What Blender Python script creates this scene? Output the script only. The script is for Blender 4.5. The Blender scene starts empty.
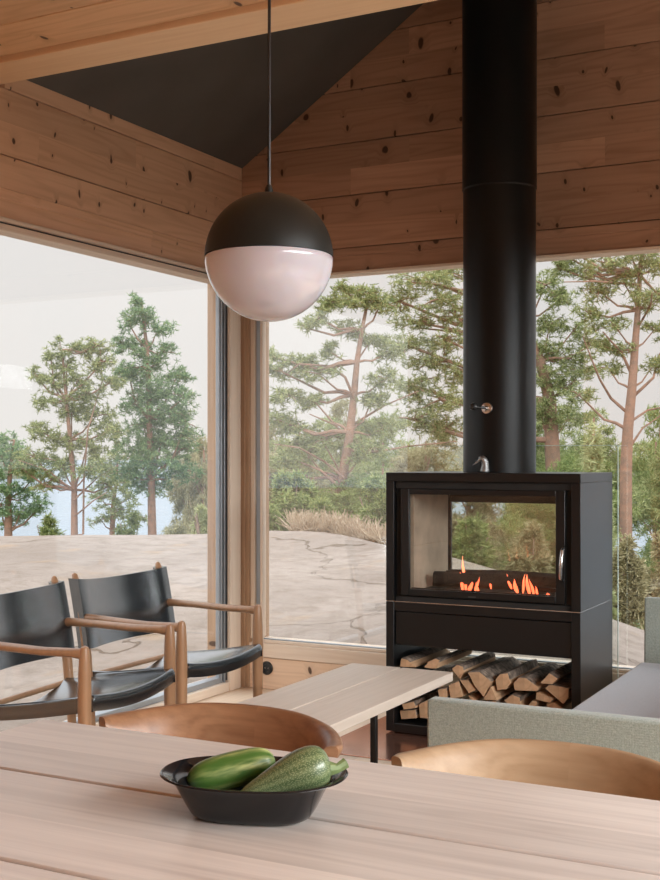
import bpy, bmesh, math, random
import numpy as np
from mathutils import Vector, Matrix, Quaternion
random.seed(7); rng = np.random.default_rng(7)
sc = bpy.context.scene
COL = sc.collection
R = math.radians

# ---------------------------------------------------------------- camera, sky, exposure
F = 1180.0                       # focal length in pixels of the 660x880 frame
HOR = 457.0                      # row of the horizon
CAM = Vector((3.46, -5.574, 1.27))
YAW = math.atan2(.4629, .8868)
cd = bpy.data.cameras.new('camera'); cam = bpy.data.objects.new('camera', cd); COL.objects.link(cam)
cam.location = CAM; cam.rotation_euler = (R(90), 0, YAW)
cd.sensor_fit = 'VERTICAL'; cd.sensor_height = 36; cd.lens = F / 880 * 36
cd.shift_y = (HOR - 440) / 880; cd.clip_start = .05; cd.clip_end = 3000
sc.camera = cam

w = bpy.data.worlds.new('overcast_sky'); sc.world = w; w.use_nodes = True
nt = w.node_tree; nt.nodes.clear()
def wn(t, **k):
    n = nt.nodes.new(t)
    for a, b in k.items(): setattr(n, a, b)
    return n
tc = wn('ShaderNodeTexCoord'); sep = wn('ShaderNodeSeparateXYZ')
nt.links.new(tc.outputs['Generated'], sep.inputs[0])
rmp = wn('ShaderNodeValToRGB')
rmp.color_ramp.elements[0].position = 0.0; rmp.color_ramp.elements[0].color = (.69, .66, .635, 1)
rmp.color_ramp.elements[1].position = 1.0; rmp.color_ramp.elements[1].color = (2.7, 2.76, 2.9, 1)
e = rmp.color_ramp.elements.new(.22); e.color = (.74, .715, .70, 1)
e = rmp.color_ramp.elements.new(.5); e.color = (1.35, 1.36, 1.40, 1)
nt.links.new(sep.outputs['Z'], rmp.inputs[0])
# the cloud is thinner (brighter) towards the sun side, behind and right of the viewer
dotn = wn('ShaderNodeVectorMath', operation='DOT_PRODUCT'); dotn.inputs[1].default_value = Vector((.35, -.75, .45)).normalized()
nt.links.new(tc.outputs['Generated'], dotn.inputs[0])
mr = wn('ShaderNodeMapRange', interpolation_type='SMOOTHSTEP')
mr.inputs['From Min'].default_value = -.1; mr.inputs['From Max'].default_value = 1.0
mr.inputs['To Min'].default_value = 1.0; mr.inputs['To Max'].default_value = 1.7
nt.links.new(dotn.outputs['Value'], mr.inputs['Value'])
bg = wn('ShaderNodeBackground'); out = wn('ShaderNodeOutputWorld')
nt.links.new(rmp.outputs[0], bg.inputs['Color']); nt.links.new(mr.outputs[0], bg.inputs['Strength'])
nt.links.new(bg.outputs[0], out.inputs[0])

sc.view_settings.view_transform = 'Standard'; sc.view_settings.look = 'None'
sc.view_settings.exposure = 0.32; sc.view_settings.gamma = 1.0; sc.view_settings.use_curve_mapping = False
sc.cycles.max_bounces = 10; sc.cycles.diffuse_bounces = 6; sc.cycles.transparent_max_bounces = 24
sc.cycles.caustics_reflective = False; sc.cycles.caustics_refractive = False
sc.cycles.sample_clamp_indirect = 6

def area(name, loc, rot, sx, sy, power, col):
    l = bpy.data.lights.new(name, 'AREA'); l.shape = 'RECTANGLE'; l.size = sx; l.size_y = sy
    l.energy = power; l.color = col
    o = bpy.data.objects.new(name, l); COL.objects.link(o); o.location = loc; o.rotation_euler = rot
    return o
# added area lamp outside the right-wall window, fills the room like daylight
dl = area('daylight_fill', (7.4, -4.3, 3.5), (0, 0, 0), 5.5, 3.0, 950, (.94, .975, 1.0))
dl.rotation_euler = (Vector((2.2, -3.0, .5)) - dl.location).to_track_quat('-Z', 'Y').to_euler()

# ---------------------------------------------------------------- measuring helpers (room: x along back wall, y=0 back wall, x=0 left wall)
def ray(px, py):
    a = (px - 330) / F; b = (HOR - py) / F
    return Vector((.8866 * a - .4629, .462 * a + .8868, b))
def at(px, py, d): return CAM + ray(px, py) * d
def onX(px, py, x): r = ray(px, py); return CAM + r * ((x - CAM.x) / r.x)
def onY(px, py, y): r = ray(px, py); return CAM + r * ((y - CAM.y) / r.y)
def onZ(px, py, z): r = ray(px, py); return CAM + r * ((z - CAM.z) / r.z)

# ---------------------------------------------------------------- materials
class Mat:
    def __init__(s, name):
        s.m = bpy.data.materials.new(name); s.m.use_nodes = True
        s.nt = s.m.node_tree; s.p = s.nt.nodes['Principled BSDF']; s.o = s.nt.nodes['Material Output']
        s._oc = None
    def n(s, t, ins=None, **k):
        n = s.nt.nodes.new(t)
        for a, b in k.items(): setattr(n, a, b)
        for a, b in (ins or {}).items(): s.put(n.inputs[a], b)
        return n
    def put(s, sock, v):
        if isinstance(v, bpy.types.NodeSocket): s.nt.links.new(v, sock)
        else:
            if sock.type == 'RGBA' and len(v) == 3: v = (*v, 1)
            sock.default_value = v
    def math(s, op, a, b=0.0, c=None):
        n = s.n('ShaderNodeMath', operation=op); s.put(n.inputs[0], a); s.put(n.inputs[1], b)
        if c is not None: s.put(n.inputs[2], c)
        return n.outputs[0]
    def coords(s):
        if s._oc is None:
            s._oc = s.n('ShaderNodeTexCoord').outputs['Object']
        return s._oc
    def xyz(s):
        q = s.n('ShaderNodeSeparateXYZ', {0: s.coords()}); return dict(x=q.outputs[0], y=q.outputs[1], z=q.outputs[2])
    def vec(s, a, b, c=0.0):
        return s.n('ShaderNodeCombineXYZ', {0: a, 1: b, 2: c}).outputs[0]
    def noise(s, v, scale, detail=3, rough=.5, dim='3D'):
        return s.n('ShaderNodeTexNoise', {'Vector': v, 'Scale': scale, 'Detail': detail, 'Roughness': rough}, noise_dimensions=dim).outputs[0]
    def mix(s, f, a, b, mode='MIX'):
        n = s.n('ShaderNodeMix', data_type='RGBA', blend_type=mode)
        s.put(n.inputs[0], f); s.put(n.inputs[6], a); s.put(n.inputs[7], b); return n.outputs[2]
    def rng(s, v, a, b, c=0.0, d=1.0, smooth=False):
        n = s.n('ShaderNodeMapRange', {'Value': v, 'From Min': a, 'From Max': b, 'To Min': c, 'To Max': d})
        if smooth: n.interpolation_type = 'SMOOTHSTEP'
        return n.outputs[0]
    def bump(s, h, strength=.2, dist=.01):
        b = s.n('ShaderNodeBump', {'Height': h, 'Strength': strength, 'Distance': dist})
        s.nt.links.new(b.outputs[0], s.p.inputs['Normal'])
    def set(s, **k):
        for a, b in k.items(): s.put(s.p.inputs[a.replace('_', ' ')], b)
        return s

def flat(name, col, rough=.5, metal=0.0, spec=.5, coat=0.0, coatr=.1, var=.06, vscale=9.0, bump=0.0, bscale=200.0):
    M = Mat(name); v = M.noise(M.coords(), vscale, 4)
    f = M.rng(v, .3, .7)
    c = M.mix(f, tuple(x * (1 - var) for x in col), tuple(min(1, x * (1 + var)) for x in col))
    M.set(Base_Color=c, Roughness=rough, Metallic=metal, Specular_IOR_Level=spec, Coat_Weight=coat, Coat_Roughness=coatr)
    if bump: M.bump(M.noise(M.coords(), bscale, 3), bump, .002)
    return M.m

def wood(name, light, dark, u='x', v='z', wv='y', off=0.0, h=.277, seg=1.9, knot=(.05, .022, .012), knots=.5, ks=3.0,
         kr=.075, tone=.16, rough=.55, grain=1.0, coat=0.0, ring=.5, spec=.35):
    M = Mat(name); q = M.xyz(); U, V_, W = q[u], q[v], q[wv]
    row = M.math('FLOOR', M.math('DIVIDE', M.math('SUBTRACT', V_, off), h))
    uo = M.math('ADD', U, M.math('MULTIPLY', row, 3.713))
    sg = M.math('FLOOR', M.math('DIVIDE', uo, seg))
    rnd = M.n('ShaderNodeTexWhiteNoise', {'Vector': M.vec(row, sg)}, noise_dimensions='2D').outputs[0]
    shift = M.math('MULTIPLY', rnd, 13.0)
    vz = M.math('ADD', V_, shift)
    # knots
    kv = M.vec(M.math('MULTIPLY', uo, ks * 1.7), M.math('MULTIPLY', vz, ks), 0.0)
    kv = M.n('ShaderNodeVectorMath', {0: kv, 1: M.n('ShaderNodeVectorMath', {0: M.n('ShaderNodeTexNoise', {'Vector': kv, 'Scale': .55, 'Detail': 2.0}).outputs['Color'], 1: (1.1, 1.1, 0)}, operation='MULTIPLY').outputs[0]}, operation='ADD').outputs[0]
    vo = M.n('ShaderNodeTexVoronoi', {'Vector': kv, 'Scale': 1.0}, voronoi_dimensions='2D')
    kd = vo.outputs['Distance']; kc = M.n('ShaderNodeSeparateColor', {0: vo.outputs['Color']})
    on = M.math('GREATER_THAN', kc.outputs[0], 1 - knots)
    rad = M.math('MULTIPLY_ADD', M.math('POWER', kc.outputs[1], 2.0), kr * 1.1, kr * .38)
    km = M.math('MULTIPLY', M.rng(M.math('DIVIDE', kd, rad), .75, 1.25, 1, 0, True), on)
    halo = M.math('MULTIPLY', M.rng(M.math('DIVIDE', kd, rad), .8, 4.5, 1, 0, True), on)
    # grain (bends round the knots)
    vb = M.math('ADD', vz, M.math('MULTIPLY', halo, .03))
    g1 = M.noise(M.vec(M.math('MULTIPLY', uo, 1.5), M.math('MULTIPLY', vb, 55), M.math('MULTIPLY', W, 55)), grain, 4, .6)
    g2 = M.noise(M.vec(M.math('MULTIPLY', uo, .45), M.math('MULTIPLY', vb, 6.0), M.math('MULTIPLY', W, 6.0)), grain, 2, .5)
    rg = M.math('MULTIPLY_ADD', M.math('SINE', M.math('MULTIPLY', g2, 85.0)), .5, .5)
    rg = M.math('POWER', rg, 2.0)
    f = M.math('ADD', M.math('MULTIPLY', M.rng(g1, .3, .7), 1 - ring), M.math('MULTIPLY', rg, ring))
    f = M.math('ADD', M.math('MULTIPLY', f, .62), M.math('MULTIPLY', M.rng(g2, .3, .7), .38))
    c = M.mix(f, light, dark)
    c = M.mix(M.math('MULTIPLY', halo, .35), c, tuple(.8 * x for x in dark))
    c = M.mix(M.math('MULTIPLY', km, .92), c, knot)
    tn = M.rng(rnd, 0, 1, 1 - tone, 1 + tone)
    c = M.mix(1.0, c, M.n('ShaderNodeCombineColor', {0: tn, 1: tn, 2: tn}).outputs[0], 'MULTIPLY')
    M.set(Base_Color=c, Roughness=rough, Specular_IOR_Level=spec, Coat_Weight=coat, Coat_Roughness=.25)
    M.bump(g1, .08, .004)
    return M.m

def fabric(name, a, b, scale=650.0):
    M = Mat(name)
    n1 = M.noise(M.coords(), scale * .45, 2, .7); n2 = M.noise(M.coords(), 120, 4, .7)
    q = M.xyz()
    w1 = M.math('SINE', M.math('MULTIPLY', M.math('ADD', q['x'], q['y']), 1100.0)); w2 = M.math('SINE', M.math('MULTIPLY', q['z'], 1100.0))
    f = M.math('ADD', M.math('MULTIPLY', M.rng(n1, .3, .7), .6), M.math('MULTIPLY', M.rng(n2, .3, .7), .4))
    M.set(Base_Color=M.mix(f, a, b), Roughness=.95, Specular_IOR_Level=.15, Sheen_Weight=.25)
    M.bump(M.math('ADD', n1, M.math('MULTIPLY', M.math('ADD', w1, w2), .15)), .35, .003)
    return M.m

def glass(name, tint=(.985, .99, .988), f0=.045):
    M = Mat(name); M.nt.nodes.remove(M.p)
    t = M.n('ShaderNodeBsdfTransparent', {'Color': tint}); g = M.n('ShaderNodeBsdfGlossy', {'Roughness': 0.0, 'Color': (1, 1, 1)})
    ge = M.n('ShaderNodeNewGeometry'); dt = M.n('ShaderNodeVectorMath', {0: ge.outputs['Normal'], 1: ge.outputs['Incoming']}, operation='DOT_PRODUCT')
    sch = M.math('MULTIPLY_ADD', M.math('POWER', M.math('SUBTRACT', 1.0, M.math('ABSOLUTE', dt.outputs['Value'])), 5.0), .9 - f0, f0)
    mx = M.n('ShaderNodeMixShader', {0: sch, 1: t.outputs[0], 2: g.outputs[0]})
    M.nt.links.new(mx.outputs[0], M.o.inputs[0]); return M.m

def emit(name, a, b, strength):
    M = Mat(name); q = M.xyz()
    M.set(Base_Color=(0, 0, 0), Emission_Color=M.mix(M.rng(q['z'], 0, .1), a, b), Emission_Strength=strength); return M.m

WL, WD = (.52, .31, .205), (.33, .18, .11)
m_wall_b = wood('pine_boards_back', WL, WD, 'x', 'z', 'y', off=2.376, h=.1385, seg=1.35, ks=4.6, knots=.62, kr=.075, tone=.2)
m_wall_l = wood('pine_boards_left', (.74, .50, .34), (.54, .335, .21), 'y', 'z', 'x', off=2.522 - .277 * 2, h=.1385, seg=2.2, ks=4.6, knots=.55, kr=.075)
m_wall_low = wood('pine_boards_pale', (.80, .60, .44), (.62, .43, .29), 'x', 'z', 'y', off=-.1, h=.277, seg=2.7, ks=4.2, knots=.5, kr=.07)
m_frame_h = wood('pine_frame_x', (.86, .73, .60), (.72, .57, .44), 'x', 'z', 'y', h=3, seg=5, knots=.1, tone=.05, ring=.35)
m_frame_y = wood('pine_frame_y', (.86, .73, .60), (.72, .57, .44), 'y', 'z', 'x', h=3, seg=5, knots=.1, tone=.05, ring=.35)
m_frame_v = wood('pine_frame_upright', (.86, .73, .60), (.72, .57, .44), 'z', 'x', 'y', h=3, seg=5, knots=.15, tone=.05, ring=.35)
m_post = wood('pine_corner_post', (.60, .42, .28), (.38, .235, .14), 'z', 'x', 'y', h=3, seg=5, knots=.2, tone=.05, ring=.35)
m_ceil = wood('pine_ceiling_boards', (.72, .46, .26), (.52, .30, .155), 'x', 'y', 'z', off=-2.074 - .256 * 10, h=.256, seg=3.5, ks=3.6, knots=.4)
m_beam = wood('pine_beam', (.88, .65, .42), (.76, .52, .31), 'x', 'y', 'z', h=4, seg=9, knots=.15, tone=.03, ring=.35)
m_floor = wood('pine_floor', (.76, .61, .46), (.64, .48, .34), 'y', 'x', 'z', h=.14, seg=2.4, ks=3, knots=.3, rough=.45)
m_table = wood('oiled_table_wood', (.76, .685, .62), (.47, .40, .36), 'x', 'y', 'z', off=-.675, h=.335, seg=9, ks=1.7, knots=.35, kr=.045, knot=(.12, .07, .05), tone=.09, rough=.33, ring=.22, spec=.5)
m_bench = wood('pale_bench_wood', (.72, .62, .53), (.58, .48, .39), 'y', 'x', 'z', h=.2225, seg=9, ks=1.6, knots=.2, kr=.04, tone=.05, rough=.45, ring=.3)
m_chairwood = wood('walnut_chair_wood', (.40, .215, .115), (.20, .095, .048), 'x', 'z', 'y', h=5, seg=9, knots=0, tone=.02, rough=.38, coat=.15, ring=.25)
m_oakchair = wood('oak_chair_wood', (.44, .305, .19), (.30, .19, .105), 'x', 'z', 'y', h=5, seg=9, knots=0, tone=.02, rough=.5, coat=.05, ring=.25)
m_easywood = wood('oak_armchair_wood', (.46, .265, .145), (.31, .165, .085), 'z', 'x', 'y', h=5, seg=9, knots=0, tone=.02, rough=.38, coat=.2, ring=.3)
m_roof = flat('dark_ceiling_panel', (.075, .069, .062), .75, var=.12, vscale=3)
m_black = flat('stove_black', (.006, .006, .0063), .36, spec=.45, var=.1, bump=.05)
m_blackin = flat('stove_soot', (.02, .018, .016), .8, var=.3)
m_pipe = flat('flue_black', (.005, .0062, .0066), .36, spec=.28, var=.08)
m_brick = flat('firebrick', (.55, .45, .35), .85, var=.25, vscale=7)
m_steel = flat('brushed_steel', (.62, .61, .60), .25, 1.0)
m_pewter = flat('pewter', (.36, .37, .37), .5, 1.0, var=.2, vscale=60)
m_alu = flat('grey_aluminium', (.40, .44, .48), .4, .55)
m_gasket = flat('dark_gasket', (.05, .052, .055), .6)
m_copper = flat('copper_plate', (.55, .27, .19), .16, .85, var=.12, vscale=4)
m_leather = flat('black_leather', (.007, .0105, .0135), .24, spec=.7, coat=.9, coatr=.22, var=.2, bump=.10, bscale=260)
m_leather.node_tree.nodes['Principled BSDF'].inputs['Coat IOR'].default_value = 2.25; m_leather.node_tree.nodes['Principled BSDF'].inputs['Specular Tint'].default_value = (.72, .88, 1, 1)  # blue tint puts the sky's colour into the leather's sheen
m_enamel = flat('black_enamel', (.01, .01, .011), .14, spec=.35, coat=.15, coatr=.05)
m_shade = flat('matt_black_shade', (.012, .013, .0115), .45, spec=.3)
m_plastic = flat('black_plastic', (.012, .012, .012), .3)
m_sage = fabric('sage_linen', (.20, .235, .205), (.40, .44, .395))
m_cush = fabric('grey_cushion_fabric', (.36, .375, .41), (.47, .485, .52), 400)
m_glass = glass('window_glass'); m_glassb = glass('double_window_glass', (.985, .99, .988), .085); m_dglass = glass('stove_glass', (.975, .97, .955), .03); m_shield = glass('heat_shield_glass', (.95, .975, .965), .03)
m_edge = flat('glass_edge', (.55, .68, .62), .2)

def opal():
    M = Mat('opal_glass'); M.set(Base_Color=(.50, .47, .515), Roughness=.22, Specular_IOR_Level=.5, Coat_Weight=.7, Coat_Roughness=.03, Subsurface_Weight=.25, Subsurface_Scale=.02)
    return M.m
m_opal = opal()
def rockmat():
    M = Mat('granite'); c = M.coords()
    n1 = M.noise(c, .55, 6, .6); n2 = M.noise(c, 5, 6, .65); n3 = M.noise(c, 60, 4, .7)
    col = M.mix(M.rng(n1, .32, .68), (.315, .265, .225), (.215, .175, .145))
    col = M.mix(M.math('MULTIPLY', M.rng(n2, .46, .66), .8), col, (.19, .15, .118))
    n4 = M.noise(M.vec(M.math('MULTIPLY', M.xyz()['x'], 1.0), M.math('MULTIPLY', M.xyz()['y'], 4.0), 0.0), 2.2, 5, .7); col = M.mix(M.math('MULTIPLY', M.rng(n4, .52, .68), .55), col, (.17, .13, .10))
    col = M.mix(M.math('MULTIPLY', M.rng(n3, .5, .72), .35), col, (.38, .33, .285))
    vo = M.n('ShaderNodeTexVoronoi', {'Vector': M.n('ShaderNodeVectorMath', {0: c, 1: M.n('ShaderNodeVectorMath', {0: M.n('ShaderNodeTexNoise', {'Vector': c, 'Scale': .9, 'Detail': 4}).outputs['Color'], 1: (1.6, 1.6, 1.6)}, operation='MULTIPLY').outputs[0]}, operation='ADD').outputs[0], 'Scale': .22}, feature='DISTANCE_TO_EDGE')
    wid = M.rng(n2, .35, .65, .001, .007)
    crk = M.rng(M.math('DIVIDE', vo.outputs['Distance'], wid), .4, 1.2, 1, 0, True)
    col = M.mix(M.math('MULTIPLY', M.math('MULTIPLY', crk, .75), M.rng(n1, .42, .58)), col, (.10, .07, .045))
    lich = M.rng(M.noise(c, 1.7, 5, .6), .60, .70)
    col = M.mix(M.math('MULTIPLY', lich, .55), col, (.30, .21, .13))
    M.set(Base_Color=col, Roughness=.9, Specular_IOR_Level=.2)
    M.bump(M.math('ADD', M.math('ADD', M.math('MULTIPLY', n2, .6), M.math('MULTIPLY', n3, .1)), M.math('MULTIPLY', crk, -.5)), .7, .06)
    return M.m
m_rock = rockmat()
def seamat():
    M = Mat('sea_water'); n = M.noise(M.coords(), .8, 4)
    M.set(Base_Color=(.20, .26, .31), Roughness=.25, Specular_IOR_Level=.6); M.bump(n, .3, .3); return M.m
m_sea = seamat()
def needlemat(name, a, b, c):
    M = Mat(name); n = M.noise(M.coords(), 2.2, 3); n2 = M.noise(M.coords(), 22, 2)
    col = M.mix(M.rng(n, .35, .65), a, b); col = M.mix(M.math('MULTIPLY', M.rng(n2, .44, .62), .8), col, c)  # random tip colour, also painting in the foliage's light and dark contrast
    M.set(Base_Color=col, Roughness=.6, Specular_IOR_Level=.25)
    tr = M.n('ShaderNodeBsdfTranslucent', {'Color': col}); mx = M.n('ShaderNodeMixShader', {0: .35, 1: M.p.outputs[0], 2: tr.outputs[0]})
    M.nt.links.new(mx.outputs[0], M.o.inputs[0]); return M.m
m_needle = needlemat('pine_needles', (.15, .20, .075), (.25, .29, .11), (.56, .57, .27))
m_needle_blue = needlemat('cool_pine_needles', (.10, .20, .095), (.17, .28, .125), (.40, .50, .24))
m_needle_pale = needlemat('young_pine_needles', (.40, .43, .20), (.48, .50, .26), (.55, .56, .32))
m_juniper = needlemat('juniper_needles', (.16, .22, .07), (.24, .30, .10), (.48, .51, .21))
m_dry = needlemat('dry_grass_blades', (.38, .28, .19), (.48, .37, .25), (.56, .46, .34))
m_olive = needlemat('olive_twigs', (.25, .23, .11), (.35, .31, .165), (.58, .52, .32))
def barkmat():
    M = Mat('pine_bark'); n = M.noise(M.coords(), 9, 5, .65)
    M.set(Base_Color=M.mix(M.rng(n, .35, .68), (.36, .205, .135), (.22, .15, .11)), Roughness=.9); M.bump(n, .6, .03); return M.m
m_bark = barkmat()
m_twig = flat('grey_branch_bark', (.33, .235, .18), .9, var=.3)
m_logend = wood('split_wood', (.62, .40, .24), (.46, .27, .145), 'y', 'x', 'z', h=9, seg=9, knots=0, rough=.8)
m_logbark = flat('log_bark', (.26, .195, .15), .95, var=.7, vscale=45, bump=.8, bscale=60)
m_char = flat('charred_wood', (.02, .016, .014), .9, var=.4, vscale=40)
m_flame = emit('flame_glow', (1, .13, .05), (1, .30, .14), 2.6)
m_ember = emit('ember_glow', (1, .12, .02), (1, .2, .05), 2.0)

def cucmat():
    M = Mat('cucumber_skin'); q = M.xyz()
    ang = M.math('ARCTAN2', q['y'], q['z'])
    st = M.math('MULTIPLY_ADD', M.math('SINE', M.math('ADD', M.math('MULTIPLY', ang, 5.0), M.math('MULTIPLY', M.noise(M.coords(), 14, 3), 3.0))), .5, .5)
    n = M.noise(M.vec(M.math('MULTIPLY', q['x'], 25), M.math('MULTIPLY', ang, 3.0)), 1.0, 4)
    tip = M.rng(q['x'], -.05, .07)
    f = M.math('MULTIPLY', M.math('MULTIPLY', M.rng(n, .35, .7), st), M.math('MULTIPLY_ADD', tip, .8, .35))
    col = M.mix(f, (.055, .13, .022), (.54, .58, .22))
    M.set(Base_Color=col, Roughness=.38, Specular_IOR_Level=.5); M.bump(n, .2, .003); return M.m
def zucmat():
    M = Mat('zucchini_skin'); q = M.xyz()
    ang = M.math('ARCTAN2', q['y'], q['z'])
    st = M.math('MULTIPLY_ADD', M.math('SINE', M.math('MULTIPLY', ang, 14.0)), .5, .5)
    vo = M.n('ShaderNodeTexVoronoi', {'Vector': M.vec(M.math('MULTIPLY', q['x'], 260), M.math('MULTIPLY', ang, 15.0), 0.0), 'Scale': 1.0}, voronoi_dimensions='2D')
    sp = M.rng(vo.outputs['Distance'], .16, .38, 1, 0)
    col = M.mix(M.math('MULTIPLY', st, .7), (.07, .11, .04), (.17, .215, .095))
    col = M.mix(M.math('MULTIPLY', sp, .45), col, (.46, .50, .30))
    M.set(Base_Color=col, Roughness=.35, Specular_IOR_Level=.5, Coat_Weight=.2); return M.m
m_cuc, m_zuc = cucmat(), zucmat()
m_stem = flat('green_stem', (.16, .21, .08), .6, var=.2, vscale=80)

# ---------------------------------------------------------------- mesh helpers
class MB:
    def __init__(s): s.v = []; s.f = []; s.mi = []; s.cur = 0
    def add(s, vs, fs):
        o = len(s.v); s.v += [tuple(p) for p in vs]
        for f in fs: s.f.append([i + o for i in f]); s.mi.append(s.cur)
    def box(s, a, b, M=None):
        (x0, y0, z0), (x1, y1, z1) = a, b
        vs = [Vector(p) for p in ((x0, y0, z0), (x1, y0, z0), (x1, y1, z0), (x0, y1, z0), (x0, y0, z1), (x1, y0, z1), (x1, y1, z1), (x0, y1, z1))]
        if M is not None: vs = [M @ p for p in vs]
        s.add(vs, [(0, 3, 2, 1), (4, 5, 6, 7), (0, 1, 5, 4), (1, 2, 6, 5), (2, 3, 7, 6), (3, 0, 4, 7)]); return s
    def loft(s, rings, cap=True, closed=True):
        n = len(rings[0]); vs = [p for r in rings for p in r]; fs = []
        for i in range(len(rings) - 1):
            for j in range(n if closed else n - 1):
                k = (j + 1) % n; fs.append((i * n + j, i * n + k, (i + 1) * n + k, (i + 1) * n + j))
        if cap: fs += [tuple(reversed(range(n))), tuple(range((len(rings) - 1) * n, len(rings) * n))]
        s.add(vs, fs); return s
    def tube(s, pts, rad, n=10, flat=1.0, up=None, cap=True):
        pts = [Vector(p) for p in pts]
        if not hasattr(rad, '__len__'): rad = [rad] * len(pts)
        T = [(pts[min(i + 1, len(pts) - 1)] - pts[max(i - 1, 0)]).normalized() for i in range(len(pts))]
        u = Vector(up) if up else (Vector((0, 0, 1)) if abs(T[0].z) < .9 else Vector((1, 0, 0)))
        rings = []
        for p, t, r in zip(pts, T, rad):
            u = (u - t * u.dot(t)).normalized(); b = t.cross(u)
            ru, rb = (r if not isinstance(r, tuple) else r[0]), (r * flat if not isinstance(r, tuple) else r[1])
            rings.append([p + u * (ru * math.cos(a)) + b * (rb * math.sin(a)) for a in (2 * math.pi * k / n for k in range(n))])
        return s.loft(rings, cap)
    def lathe(s, prof, n=32, c=(0, 0, 0), cap=True):
        c = Vector(c)
        return s.loft([[c + Vector((r * math.cos(2 * math.pi * k / n), r * math.sin(2 * math.pi * k / n), z)) for k in range(n)] for r, z in prof], cap)
    def prism(s, poly, y0, y1, taper=0.0):        # polygon in (x, z), extruded along y
        cx = sum(p[0] for p in poly) / len(poly); cz = sum(p[1] for p in poly) / len(poly)
        a = [Vector((x, y0, z)) for x, z in poly]
        b = [Vector((cx + (x - cx) * (1 - taper), y1, cz + (z - cz) * (1 - taper))) for x, z in poly]
        return s.loft([a, b])
    def build(s, name, mats, parent=None, bevel=0, sub=0, smooth=True, ang=40, seg=2):
        me = bpy.data.meshes.new(name); me.from_pydata(s.v, [], s.f)
        mats = mats if isinstance(mats, (list, tuple)) else [mats]
        for m in mats: me.materials.append(m)
        if len(mats) > 1: me.polygons.foreach_set('material_index', s.mi)
        bm = bmesh.new(); bm.from_mesh(me); bmesh.ops.recalc_face_normals(bm, faces=bm.faces); bm.to_mesh(me); bm.free()
        if smooth:
            me.polygons.foreach_set('use_smooth', [True] * len(me.polygons)); me.set_sharp_from_angle(angle=R(ang))
        o = bpy.data.objects.new(name, me); COL.objects.link(o)
        if parent: o.parent = parent
        if bevel:
            b = o.modifiers.new('bevel', 'BEVEL'); b.width = bevel; b.segments = seg; b.limit_method = 'ANGLE'; b.angle_limit = R(35)
        if sub:
            q = o.modifiers.new('subd', 'SUBSURF'); q.levels = q.render_levels = sub
        return o

def thing(name, label, cat, loc=(0, 0, 0), rz=0, group=None):
    o = bpy.data.objects.new(name, None); COL.objects.link(o); o.location = loc; o.rotation_euler = (0, 0, rz); o.empty_display_size = .1
    return tag(o, label, cat, group)
def tag(o, label, cat, group=None, kind=None):
    o['label'] = label; o['category'] = cat
    if group: o['group'] = group
    if kind: o['kind'] = kind
    return o
def structure(o): o['kind'] = 'structure'; return o
def copy_tree(o, parent=None):
    c = o.copy(); COL.objects.link(c); c.parent = parent
    for ch in list(o.children): copy_tree(ch, c)
    return c
def raw(name, verts, faces, m, parent=None):
    me = bpy.data.meshes.new(name); me.from_pydata(verts, [], faces); me.materials.append(m)
    o = bpy.data.objects.new(name, me); COL.objects.link(o)
    if parent: o.parent = parent
    return o

# ================================================================= ROOM SHELL
W, YN, EAVE, RIDGE = 5.0, -7.4, 2.87, 2.5
SL = math.tan(R(33.5)); YB = -1.86
def roofz(x): return EAVE + SL * (x if x < RIDGE else W - x)
fl = MB().box((-.25, YN - .2, -.12), (W + .25, .25, 0)); structure(fl.build('floor', m_floor))

# back wall: gable boards over the window, low boards under it
def clip_board(z0, z1):
    pts = []
    if z0 >= roofz(RIDGE): return None
    xl0 = max(0, (z0 - EAVE) / SL); xl1 = max(0, (z1 - EAVE) / SL); z1c = z1
    if xl1 > RIDGE: return [(xl0, z0), (W - xl0, z0), (RIDGE, roofz(RIDGE))]
    pts = [(xl0, z0), (W - xl0, z0)]
    if xl0 == 0 and xl1 > 0: pts.append((W, EAVE))
    pts += [(W - xl1, z1), (xl1, z1)]
    if xl0 == 0 and xl1 > 0: pts.append((0, EAVE))
    return pts
bw = MB(); z = 2.376; g = .0022
while z < roofz(RIDGE) - .02:
    p = clip_board(z + g, min(z + .277, roofz(RIDGE)) - g)
    if p: bw.prism(p, 0, .05)
    z += .277
bw.prism([(0, 2.333), (W, 2.333), (W, 2.376 - g), (0, 2.376 - g)], 0, .05)
bw.prism([(-.2, 2.28), (W + .2, 2.28), (W + .2, EAVE), (RIDGE, roofz(RIDGE) + .1), (-.2, EAVE)], .045, .2)
bw.prism([(0, 0), (W, 0), (W, .173), (0, .173)], 0, .2)
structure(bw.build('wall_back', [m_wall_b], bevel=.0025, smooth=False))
# pale lower panel faces (same boards, paler cut)
structure(MB().box((.05, -.012, .002), (W - .01, 0, .17)).build('baseboard_back', m_wall_low, bevel=.002))

# left wall
lw = MB()
def lboard(y0, y1, z0, z1, x=0.0, dx=.05): lw.box((x - dx, y0, z0), (x, y1, z1))
lboard(YN, 0, 2.385, 2.522 - g); lboard(YN, 0, 2.522 + g, 2.80 - g); lboard(YB, 0, 2.80 + g, EAVE + .02)
lw.box((-.2, YN, 2.27), (-.045, .2, EAVE))
for (y0, y1) in ((YN, -2.66),):
    z = .0
    for k in range(9):
        lboard(y0, y1, z + g, min(z + .277, 2.385) - g); z += .277
    lw.box((-.2, y0, 0), (-.045, y1, 2.385))
structure(lw.build('wall_left', m_wall_l, bevel=.0025, smooth=False))

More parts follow.
